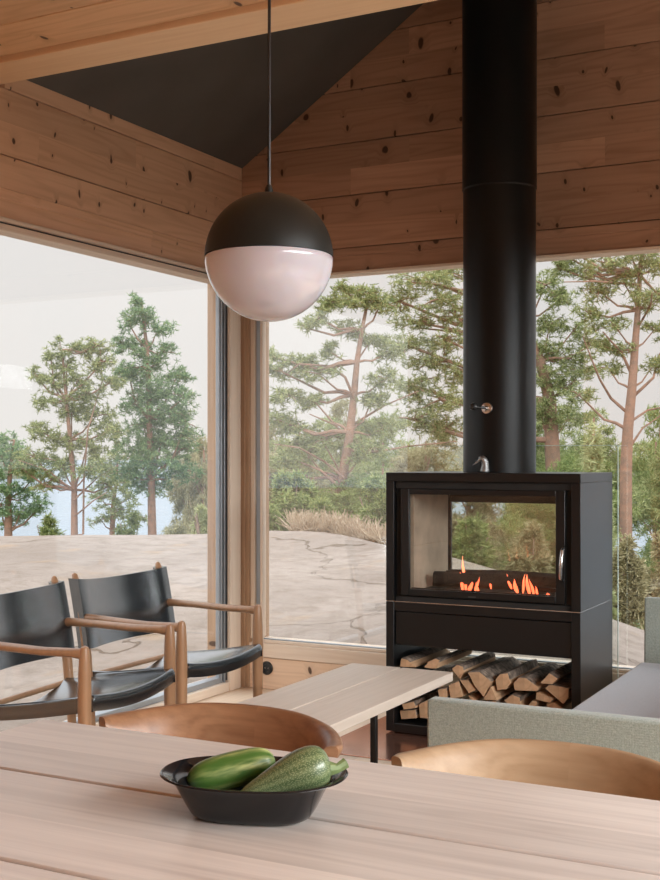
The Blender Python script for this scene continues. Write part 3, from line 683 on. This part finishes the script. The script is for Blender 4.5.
# flue pipe
PX, PY = 1.628, -.37
fp = thing('flue_pipe', 'wide matt black flue pipe rising from the stove to the roof', 'pipe', (PX, PY, z1))
MB().lathe([(.167, 0), (.167, 1.306)], 64).build('lower_section', m_pipe, fp)
MB().lathe([(.167, 1.304), (.171, 1.307), (.171, 2.62)], 64).build('upper_section', m_pipe, fp)
MB().lathe([(.1675, 1.300), (.1685, 1.3015), (.1685, 1.304), (.1675, 1.3055)], 64).build('joint_ring', m_black, fp)
dk = MB(); Mx = Matrix.Translation((0, -.165, .291)) @ Matrix.Rotation(R(90), 4, 'X')
def lathe_dir(prof, Mx, n=24):
    m = MB(); m.lathe(prof, n); m.v = [tuple(Mx @ Vector(p)) for p in m.v]; return m
dmp = lathe_dir([(.028, 0), (.028, .004), (.024, .009), (.010, .011), (.0085, .012), (.006, .02), (.006, .165)], Mx).build('damper_rosette', m_steel, fp)
lathe_dir([(.006, .158), (.013, .162), (.017, .176), (.013, .190), (.005, .195)], Mx).build('damper_knob', m_plastic, dmp)

# bird ornament on the stove
bp = onY(482.5, 472, -.57)
bird = thing('bird_ornament', 'small pewter bird-head ornament with a long beak on top of the stove', 'ornament', (bp.x, -.57, z1), 0)
rx = Vector((.8866, .462, 0))
def bl(x, z_): return rx * x + Vector((0, 0, z_))
b = MB(); b.tube([bl(.010, 0), bl(.011, .012), bl(.014, .032), bl(.012, .050), bl(.003, .062), bl(-.008, .064), bl(-.016, .058)], [.026, .021, .0165, .0175, .0185, .0145, .009], 14); b.build('neck_and_head', m_pewter, bird, sub=1)
MB().tube([bl(-.012, .059), bl(-.022, .049), bl(-.034, .040), bl(-.045, .034)], [.0075, .005, .0035, .001], 8).build('beak', m_pewter, bird)

# glass heat shield behind the stove
hs = thing('heat_shield', 'clear glass heat shield standing between the stove and the back window', 'heat shield', (1.63, -.058, 0))
MB().box((-.47, -.004, .006), (.469, .004, 1.324)).build('glass_sheet', m_shield, hs)
c = MB(); c.box((.469, -.0045, .006), (.4715, .0045, 1.326)); c.box((-.47, -.0045, 1.324), (.4715, .0045, 1.3265)); c.build('polished_edge', m_edge, hs)
for xk in (-.40, .32): MB().box((xk, -.012, .0045), (xk + .08, .012, .04)).build('clamp', m_steel, hs)

# copper hearth plate
hp = MB().box((1.03, -1.09, .0), (2.26, -.03, .0042)); tag(hp.build('hearth_plate', m_copper, bevel=.001), 'shiny copper hearth plate on the floor under and in front of the stove', 'floor plate')

# firewood in the stove's open shelf: split logs, ends facing the room
def zx(px, py, yy=-.615): p = onY(px, py, yy); return (p.x, p.z)
def fromz(pts): return [zx(450 + a / 4.714, 640 + b_ / 4.714) for a, b_ in pts]
def froml(pts): return [zx(370 + a / 6, 640 + b_ / 6) for a, b_ in pts]
LOGS = [
 (fromz([(85, 152), (140, 148), (200, 198), (162, 270), (120, 218)]), 2, 'large triangular split log, point down, in the middle of the stack'),
 (fromz([(45, 190), (82, 190), (122, 238), (88, 252)]), 1, 'narrow split log left of the large triangular log'),
 (fromz([(196, 218), (226, 284), (160, 280)]), 0, 'small upright triangular log right of the point-down log'),
 (fromz([(210, 188), (230, 165), (268, 158), (282, 208), (262, 236), (216, 240)]), 2, 'blocky four-sided log at the centre top of the stack'),
 (fromz([(294, 208), (318, 180), (352, 182), (412, 226), (410, 244), (300, 240)]), 3, 'half-round log with flat side down on top right of centre'),
 (fromz([(420, 206), (464, 158), (506, 184), (482, 210)]), 2, 'small wedge log at the top right of the stack'),
 (fromz([(440, 232), (460, 213), (556, 233), (554, 280), (530, 308)]), 1, 'broad pale log against the right wall of the stove shelf'),
 (fromz([(405, 248), (480, 282), (470, 300), (400, 284)]), 0, 'thin slanting log under the broad pale log'),
 (fromz([(446, 306), (482, 300), (524, 326), (500, 345), (455, 335)]), 0, 'small log low at the right of the stack'),
 (fromz([(250, 286), (290, 260), (326, 275), (330, 332), (290, 330)]), 1, 'tall split log low in the centre of the stack'),
 (fromz([(350, 332), (384, 288), (404, 296), (402, 342)]), 0, 'slim upright log low and right of centre'),
 (fromz([(160, 302), (204, 286), (232, 306), (190, 320)]), 1, 'small flat log under the upright triangular log'),
 (fromz([(84, 264), (122, 286), (96, 298)]), 0, 'little triangular log low left of centre'),
 (fromz([(-8, 214), (40, 194), (58, 270), (0, 280)]), 1, 'square-ended log under the end of the bench'),
 (froml([(182, 160), (190, 108), (225, 118), (282, 165)]), 2, 'top log at the left end of the stack'),
 (froml([(325, 165), (350, 132), (390, 112), (420, 120), (405, 172)]), 3, 'short thick log second from the left on top of the stack'),
 (froml([(480, 180), (505, 155), (545, 165), (552, 200), (530, 245)]), 2, 'log right behind the bench corner on top of the stack'),
 (froml([(405, 300), (458, 290), (460, 345), (415, 358)]), 1, 'narrow log showing just above the sofa arm corner'),
 (froml([(200, 250), (300, 240), (310, 320), (215, 330)]), 2, 'log hidden behind the bench at the left'),
 (froml([(190, 385), (262, 372), (275, 410), (200, 420)]), 1, 'log seen under the bench at the left'),
 (froml([(278, 392), (335, 365), (346, 430), (330, 478), (288, 474)]), 2, 'grey log seen under the bench beside the sofa arm'),
 (froml([(170, 430), (262, 424), (270, 476), (176, 480)]), 1, 'lowest log at the left end of the stack'),
]
MIN_Z = .051
for i, (poly, arc, lab) in enumerate(LOGS):
    poly = [(min(max(x, SX0 + .044), SX1 - .044), max(z_, MIN_Z)) for x, z_ in poly]
    cx = sum(p[0] for p in poly) / len(poly); cz = sum(p[1] for p in poly) / len(poly)
    poly = [(cx + (x - cx) * .965, cz + (z_ - cz) * .965) for x, z_ in poly]
    yf = -.625 + random.uniform(0, .035); yb = -.15 + random.uniform(-.04, .0)
    # densify and roughen the outline
    q = []
    for k in range(len(poly)):
        a, b2 = poly[k], poly[(k + 1) % len(poly)]
        for t_ in (0, .33, .67): q.append((a[0] + (b2[0] - a[0]) * t_ + random.uniform(-.0012, .0012), a[1] + (b2[1] - a[1]) * t_ + random.uniform(-.0012, .0012)))
    lg = thing('firewood_log', lab, 'log', (cx, yf, cz), 0, 'split logs stacked under the stove')
    lp = [(x - cx, z_ - cz) for x, z_ in q]
    m = MB(); nS = 7; rings = []
    for j in range(nS):
        t_ = j / (nS - 1); k_ = 1 - .04 * t_ + random.uniform(-.015, .005)
        rings.append([Vector((x * k_, t_ * (yb - yf), z_ * k_)) for x, z_ in lp])
    m.loft(rings); m.build('split_wood', m_logend, lg, smooth=False)
    # bark on the upper outline
    up = [k for k in range(len(lp)) if lp[k][1] > -.002]
    if arc and len(up) >= 3:
        bk = MB(); ks = sorted(up, key=lambda k: math.atan2(lp[k][1], -lp[k][0])); rr = []
        for j in range(nS):
            t_ = j / (nS - 1); yy = .004 + t_ * (yb - yf - .008)
            inn = [Vector((rings[j][k].x * 1.0, yy, rings[j][k].z * 1.0)) for k in ks]; ou = [Vector((rings[j][k].x * 1.035, yy, rings[j][k].z * 1.035 + .0008)) for k in reversed(ks)]
            rr.append(inn + ou)
        bk.loft(rr); bk.build('bark', m_logbark, lg, smooth=False)

# the fire
for (xa, ya, xb, yb, r_, lab) in ((1.34, -.46, 1.92, -.40, .032, 'charred log burning at the front of the stove firebox'), (1.36, -.30, 1.90, -.27, .030, 'charred log burning at the back of the stove firebox')):
    o = MB().tube([(xa, ya, .676 + r_), ((xa + xb) / 2, (ya + yb) / 2 + .01, .678 + r_), (xb, yb, .676 + r_)], [r_ * .9, r_, r_ * .85], 9, up=(0, 0, 1)); tag(o.build('burning_log', m_char), lab, 'log', 'burning logs in the stove')
fire = thing('fire', 'small orange flames licking over the logs in the stove', 'fire', (1.63, -.37, .70))
def flame(px, pb, pt, wpx, yy, lean=0):
    a = onY(px, pb, yy); b2 = onY(px + lean, pt, yy); h_ = b2.z - a.z; r_ = wpx * 5.3 / F / 2; m = MB(); P = []; Rr = []
    for k in range(9):
        t_ = k / 8; P.append(Vector((a.x + (b2.x - a.x) * t_ + math.sin(t_ * 5 + px) * r_ * .5 * t_, yy + math.cos(t_ * 4 + px) * r_ * .3, a.z + h_ * t_)) - Vector((1.63, -.37, .70)))
        Rr.append(max(.0006, r_ * (math.sin(math.pi * (t_ * .85 + .15)) ** 1.1) * (1 - .35 * t_)))
    m.tube(P, Rr, 8).build('flame', m_flame, fire)
for a in ((466, 592, 556, 4.5, -.44, -3), (463, 591, 572, 4, -.46, -3), (469, 593, 580, 5, -.46, 3), (475, 593, 577, 3.5, -.46, 4), (479, 593, 582, 3, -.46, -3), (491, 589, 578, 2.5, -.44, -1), (512, 589, 574, 3.5, -.44, -6), (518, 593, 579, 5, -.46, -5), (523, 593, 574, 3, -.45, 2), (530, 595, 574, 4.5, -.47, -4), (534, 596, 579, 3.5, -.47, -4), (538, 596, 586, 3, -.47, -3), (547, 597, 593, 5, -.47, 2)): flame(*a)

# ================================================================= PENDANT
dP = 1.75; pc = at(269, 257.3, dP); r_ = 64.3 / F * dP
pn = thing('pendant_lamp', 'round pendant lamp, black upper half and white glass lower half, over the table', 'lamp', pc)
prof = [(r_ * math.cos(R(a)), r_ * math.sin(R(a))) for a in range(0, 90, 5)] + [(.006, r_)]
MB().lathe([(r_ * .985, .004), (r_, .001)] + prof[1:] + [(.006, r_ + .004), (.0035, r_ + .012)], 64).build('black_shade', m_shade, pn)
MB().lathe([(r_ * .985, .0005)] + [(r_ * math.cos(R(a)) * .998, -r_ * math.sin(R(a)) * .998) for a in range(1, 90, 4)] + [(.001, -r_ * .998)], 64).build('glass_diffuser', m_opal, pn)
MB().tube([(0, 0, r_ + .005), (.001, 0, .6), (.003, .002, 2.845 - pc.z)], .0024, 8).build('cable', m_plastic, pn)
MB().lathe([(.0, 2.836 - pc.z), (.05, 2.836 - pc.z), (.05, 2.812 - pc.z), (.004, 2.806 - pc.z)][::-1], 24, (.003, .002, 0)).build('ceiling_rose', m_shade, pn)

# ================================================================= DINING TABLE
TX0, TX1 = 1.838, 4.5
tb = thing('dining_table', 'long plank dining table of pale wood in the foreground', 'table', (3.1, -4.235, 0))
for k, (ya, yb) in enumerate(((-3.722, -4.047), (-4.053, -4.391), (-4.397, -4.735))):
    MB().box((TX0 - 3.1, yb + 4.235, .705), (TX1 - 3.1, ya + 4.235, .74)).build('table_plank', m_table, tb, bevel=.004)
for yg in (-4.05, -4.394):
    MB().box((TX0 + .02 - 3.1, yg + 4.235 - .03, .69), (TX1 - .02 - 3.1, yg + 4.235 + .03, .7048)).build('gap_backing', m_post, tb)  # added under the plank gaps to keep floor light from showing through
for s in (-1, 1):
    m = MB(); m.box((s * 1.2 - .035, -.46, .64), (s * 1.2 + .035, .46, .6895)); m.build('cross_beam', m_bench, tb, bevel=.004)
    for q in (-1, 1):
        MB().tube([(s * 1.2, q * .36, .66), (s * 1.22, q * .40, 0)], [.034, .024], 14).build('leg', m_bench, tb)

# dining chairs
def dining_chair(name, label, m, cx, cy):
    ch = thing(name, label, 'chair', (cx, cy, 0), 0, 'dining chairs along the far side of the table')
    half, sag = .262, .175; Rr = (half ** 2 + sag ** 2) / (2 * sag); a0 = math.asin(half / Rr); rings = []; N = 40
    for i in range(N + 1):
        u_ = -1 + 2 * i / N; a = u_ * a0
        p = Vector((Rr * math.sin(a), Rr * math.cos(a) - (Rr - sag), 0)); nrm = Vector((math.sin(a), math.cos(a), 0))
        k = abs(u_); w_ = smooth(np.array((1 - k) / .75)).item()
        top = .741 + .015 * w_; hgt = .036 + .105 * w_; th = .0175 - .0045 * w_
        if k > .97: hgt *= .8; th *= .8
        tilt = .22 - .05 * w_ + .55 * (1 - w_) * (k < .985)
        ring = []
        for j in range(16):
            t_ = 2 * math.pi * j / 16
            e = math.copysign(abs(math.cos(t_)) ** .7, math.cos(t_)); ez = math.copysign(abs(math.sin(t_)) ** .7, math.sin(t_))
            vz = ez * hgt / 2
            ring.append(p + nrm * (e * th + vz * math.tan(tilt) * .55) + Vector((0, 0, top - hgt / 2 + vz)))
        rings.append(ring)
    MB().loft(rings).build('backrest', m, ch, ang=60)
    # seat
    m2 = MB(); rr = []
    for (sc_, z_) in ((.86, .425), (.97, .430), (1.0, .445), (.97, .458), (.8, .462)):
        ring = []
        for j in range(32):
            t_ = 2 * math.pi * j / 32; c_, s_ = math.cos(t_), math.sin(t_)
            ring.append(Vector((.235 * sc_ * math.copysign(abs(c_) ** .7, c_), -.12 + .22 * sc_ * math.copysign(abs(s_) ** .7, s_), z_)))
        rr.append(ring)
    m2.loft(rr).build('seat', m, ch)
    for s in (-1, 1):
        MB().tube([(s * .225, .02, 0), (s * .222, .025, .43), (s * .235, .035, .705)], [.013, .02, .015], 12).build('leg', m, ch)
        MB().tube([(s * .21, -.30, 0), (s * .20, -.285, .43)], [.013, .02], 12).build('leg', m, ch)
    MB().tube([(-.21, -.285, .40), (.21, -.285, .40)], .014, 10).build('front_rail', m, ch)
    return ch
dining_chair('dining_chair', 'reddish-brown bentwood dining chair behind the bowl, back curving round', m_chairwood, 2.2, -3.66)
dining_chair('dining_chair', 'golden oak dining chair at the right, in front of the grey-green sofa', m_oakchair, 2.862, -3.672)

# bowl with vegetables
dB = 1.772; bc = onZ(252, 812, .74); bowl = thing('serving_bowl', 'black enamel oblong bowl holding two green vegetables on the table', 'bowl', (0, 0, .74), 0)
bcen = at(254, 800, 1.752); bowl.location = (bcen.x, bcen.y, .74); bowl.rotation_euler = (0, 0, YAW - R(10))
def rrect(hx, hy, z_, p=3.2, n=48, rise=0):
    o = []
    for k in range(n):
        t_ = 2 * math.pi * k / n; c_, s_ = math.cos(t_), math.sin(t_)
        x = hx * math.copysign(abs(c_) ** (2 / p), c_); y_ = hy * math.copysign(abs(s_) ** (2 / p), s_)
        o.append(Vector((x, y_, z_ + rise * abs(c_) ** 3)))
    return o
MB().loft([rrect(.082, .058, .0), rrect(.088, .064, .003), rrect(.098, .074, .02), rrect(.112, .088, .052), rrect(.124, .094, .058, 2.6), rrect(.139, .100, .060, 2.3, rise=.003), rrect(.141, .102, .0575, 2.3, rise=.003),
           rrect(.139, .100, .0625, 2.3, rise=.003), rrect(.124, .094, .0605, 2.6), rrect(.109, .085, .052), rrect(.094, .070, .02), rrect(.085, .061, .006)]).build('bowl_body', m_enamel, bowl, ang=80, sub=1)

def veg(A, B, prof, up=(0, 0, 1)):
    A, B = Vector(A), Vector(B); X = (B - A).normalized(); Y = Vector(up).cross(X).normalized(); Z = X.cross(Y)
    M = Matrix((X, Y, Z)).transposed().to_4x4(); M.translation = (A + B) / 2
    return M, (B - A).length
cA, cB = at(187, 781, 1.775), at(275, 759, 1.80)
M, L = veg(cA, cB, None)
pr = [(.0, .10), (.02, .32), (.07, .62), (.16, .84), (.32, .97), (.5, 1.0), (.68, .98), (.82, .90), (.92, .72), (.97, .48), (1.0, .16)]
cu = MB().tube([(L * (t_ - .5), .006 * math.sin(t_ * 3.1), -.003 * math.sin(t_ * 3)) for t_, k in pr], [.0285 * k for t_, k in pr], 28).build('cucumber', m_cuc, sub=1)
cu.matrix_world = M; tag(cu, 'short bright green cucumber lying in the left of the black bowl', 'vegetable')
zA, zB = at(238, 798, 1.715), at(330, 764, 1.735)
M, L = veg(zA, zB, None)
zr = thing('zucchini', 'speckled dark green zucchini resting on the right rim of the black bowl', 'vegetable'); zr.matrix_world = M
pr = [(.0, .10), (.015, .26), (.06, .40), (.18, .50), (.34, .62), (.50, .80), (.66, .97), (.80, 1.04), (.90, .95), (.96, .74), (1.0, .36)]
MB().tube([(L * (t_ - .5), 0, .010 * math.sin(t_ * 2.6) - .006) for t_, k in pr], [.0335 * k for t_, k in pr], 36).build('fruit', m_zuc, zr, sub=1)
MB().tube([(L * .47, 0, -.006), (L * .56, .0, -.010), (L * .66, .004, -.008)], [.012, .0075, .0085], 8).build('stem', m_stem, zr)

# ================================================================= BENCH (coffee table)
BX0, BX1, BYf, BYn = 1.286, 1.733, -1.213, -2.75
bn = thing('coffee_table', 'low narrow coffee table of two pale planks in front of the stove', 'table', ((BX0 + BX1) / 2, (BYf + BYn) / 2, 0))
hw = (BX1 - BX0) / 2; hl = (BYf - BYn) / 2
for s in (-1, 1):
    a, b2 = (-hw, -.003) if s < 0 else (.003, hw)
    MB().box((a, -hl, .384), (b2, hl, .42)).build('table_plank', m_bench, bn, bevel=.003)
for s in (-1, 1): MB().box((-.13, s * (hl - .5) - .02, .372), (.13, s * (hl - .5) + .02, .3838)).build('support_bracket', m_black, bn)
for s in (-1, 1):
    for q in (-1, 1):
        MB().box((q * .115 - .011, s * (hl - .5) - .011, 0), (q * .115 + .011, s * (hl - .5) + .011, .372)).build('leg', m_black, bn, bevel=.002)

# ================================================================= SOFA
so = thing('sofa', 'grey-green linen sofa with a grey seat cushion beside the stove', 'sofa', (2.75, -1.67, 0))
SOX, SOY = 2.75, -1.67
class LM(MB):
    def box(s, a, b, M=None): return super().box((a[0] - SOX, a[1] - SOY, a[2]), (b[0] - SOX, b[1] - SOY, b[2]), M)
def softbox(m, a, b, nx=8, ny=8, nz=4, puff=.012, sag=0, seed=0):
    """box with subdivided faces, slightly puffed"""
    bm = bmesh.new(); bmesh.ops.create_cube(bm, size=2); bmesh.ops.subdivide_edges(bm, edges=bm.edges, cuts=7, use_grid_fill=True)
    A, B = Vector(a) - Vector((SOX, SOY, 0)), Vector(b) - Vector((SOX, SOY, 0)); C = (A + B) / 2; H = (B - A) / 2
    vs = []; bm.verts.ensure_lookup_table()
    for v in bm.verts:
        x, y_, z_ = v.co
        px = x * H.x + math.copysign(puff, x) * (abs(x) > .99) * (1 - y_ * y_) * (1 - z_ * z_)
        py = y_ * H.y + math.copysign(puff, y_) * (abs(y_) > .99) * (1 - x * x) * (1 - z_ * z_)
        pz = z_ * H.z + math.copysign(puff, z_) * (abs(z_) > .99) * (1 - x * x) * (1 - y_ * y_) + sag * (z_ > .5) * (1 - (1 - y_ * y_) ** .5 if False else y_ * y_ - 1) * 1.0
        vs.append(C + Vector((px, py, pz)))
    fs = [[v.index for v in f.verts] for f in bm.faces]; bm.free(); m.add(vs, fs); return m
for (ya, yb) in ((-2.862, -2.815), (-.478, -.43)):
    softbox(MB(), (2.316, ya, .12), (3.22, yb, .668), puff=.003, sag=.0).build('armrest', m_sage, so, bevel=.016, seg=3)
softbox(MB(), (3.12, -2.815, .12), (3.22, -.478, .74), puff=.006).build('backrest', m_sage, so, bevel=.02, seg=3)
LM().box((2.31, -2.814, .12), (3.12, -.479, .25)).build('base', m_sage, so, bevel=.01)
cu_ = MB(); softbox(cu_, (2.30, -2.812, .252), (3.115, -.481, .395), puff=.012)
o = cu_.build('seat_cushion', m_cush, so, bevel=.02, seg=3)
for x_ in (2.36, 3.16):
    for y_ in (-2.82, -.44):
        MB().tube([(x_ - SOX, y_ - SOY, .12), (x_ - SOX, y_ - SOY, 0)], [.022, .018], 12).build('leg', m_black, so)

# ================================================================= EASY CHAIRS
def post(pts, rads): return MB().tube(pts, rads, 14)
def easy_chair():
    ch = thing('armchair', '', 'armchair')
    hw = .305
    for s in (-1, 1):
        y_ = s * hw
        post([(.25, y_, 0), (.25, y_, .12), (.25, y_, .40), (.25, y_, .50), (.25, y_, .580), (.25, y_, .597), (.25, y_, .602)], [.017, .021, .025, .023, .0185, .0135, .004]).build('front_leg', m_easywood, ch)
        post([(-.20, y_, 0), (-.215, y_, .20), (-.235, y_, .42), (-.262, y_, .60), (-.295, y_, .74), (-.301, y_, .765), (-.303, y_, .772)], [.015, .019, .021, .020, .0165, .012, .004]).build('rear_leg', m_easywood, ch)
        MB().tube([(-.258, y_, .578), (-.22, y_, .584), (-.10, y_ + s * .006, .581), (.08, y_ + s * .006, .574), (.20, y_, .575), (.235, y_, .573), (.25, y_, .571)], [(.022, .019), (.018, .023), (.0155, .027), (.0155, .027), (.0165, .021), (.020, .017), (.021, .016)], 14, up=(0, 0, 1)).build('armrest', m_easywood, ch)
        MB().tube([(-.228, y_ * .90, .330), (.25, y_ * .90, .385)], .011, 10).build('side_rail', m_easywood, ch)
    MB().tube([(-.232, -hw, .335), (-.232, hw, .335)], .012, 10).build('rear_rail', m_easywood, ch)
    # seat sling with a folded front lip
    nx_, ny_ = 14, 16
    def sp(u_, v_):   # u 0 back..1 front, v -1..1
        x = -.225 + .495 * u_; y_ = v_ * .284
        z_ = .355 + .072 * u_ ** 1.4 - (1 - v_ * v_) * (.058 - .036 * u_ ** 2)
        x += .012 * (1 - v_ * v_) * (u_ > .9)
        return Vector((x, y_, z_))
    rows = []
    for i in range(nx_ + 1):
        r_ = [sp(i / nx_, -1 + 2 * j / ny_) for j in range(ny_ + 1)]
        a_, b_ = r_[0], r_[-1]
        rows.append([a_ + Vector((0, -.013, -.058)), a_ + Vector((0, -.013, -.012)), a_ + Vector((0, -.006, -.002))] + r_ + [b_ + Vector((0, .006, -.002)), b_ + Vector((0, .013, -.012)), b_ + Vector((0, .013, -.058))])
    nc = len(rows[0]); last = rows[-1]
    def low(p, dx, dz, k): return Vector((p.x + dx, p.y, p.z + (dz if 0 < k < nc - 1 else 0)))
    rows.append([low(p, .008, -.008, k) for k, p in enumerate(last)]); rows.append([low(p, .009, -.03, k) for k, p in enumerate(last)]); rows.append([Vector((p.x + .006, p.y, p.z - .058 if 2 < k < nc - 3 else (last[0].z if k < 3 else last[-1].z))) for k, p in enumerate(last)])
    under = [[p + Vector((-.006 if i >= nx_ + 1 else 0, (.005 if k < 3 else -.005 if k > nc - 4 else 0), -.006 if (i < nx_ and 2 < k < nc - 3) else 0)) for k, p in enumerate(r_)] for i, r_ in enumerate(rows)]
    loops = [[r_[j] for r_ in rows] + [r_[j] for r_ in reversed(under)] for j in range(nc)]
    MB().loft(loops).build('seat_sling', m_leather, ch, ang=50)
    # back sling wrapped round the rear posts
    loops = []; nz_ = 8
    for k in range(nz_ + 1):
        t_ = k / nz_; z_ = .455 + .295 * t_
        xc = -.238 - .058 * max(0, (z_ - .42) / .33) ** 1.25
        prof = []
        n = 20
        for j in range(n + 1):
            v_ = -1 + 2 * j / n
            vs_ = min(1, abs(v_) / .84); sagd = .05 * (1 - vs_ * vs_); zz = z_ - (.020 * (1 - v_ * v_)) * (1 if t_ > .5 else .2)
            prof.append(Vector((xc + .030 - sagd, v_ * .327, zz)))
        backp = [Vector((p.x - .006 if abs(p.y) < .262 else p.x - .056, p.y * (.985 if abs(p.y) > .3 else 1), p.z)) for p in prof]
        loops.append(prof + backp[::-1])
    MB().loft(loops).build('back_sling', m_leather, ch, ang=50)
    return ch
A = easy_chair(); A.location = (.442, -1.283, 0); A.rotation_euler = (0, 0, R(.5))
tag(A, 'black leather armchair nearer the window corner, between the other armchair and the back wall', 'armchair', 'leather armchairs along the left window')
B = copy_tree(A); B.location = (.480, -2.0, 0); B.rotation_euler = (0, 0, R(6.0))
B['label'] = 'black leather armchair cut by the left edge of the picture'

# wall socket
sp_ = onY(267, 668, -.012)
sk = thing('wall_socket', 'round black power socket low on the pale boards under the back window', 'socket', (sp_.x, -.012, sp_.z))
Mx = Matrix.Rotation(R(90), 4, 'X')
lathe_dir([(.037, 0), (.037, .006), (.033, .010), (.021, .011), (.020, .004), (.001, .004)], Mx, 32).build('cover', m_plastic, sk)
m = MB()
for s in (-1, 1): m.tube([(s * .0095, -.003, 0), (s * .0095, -.0055, 0)], .003, 8)
m.build('contact', m_steel, sk)
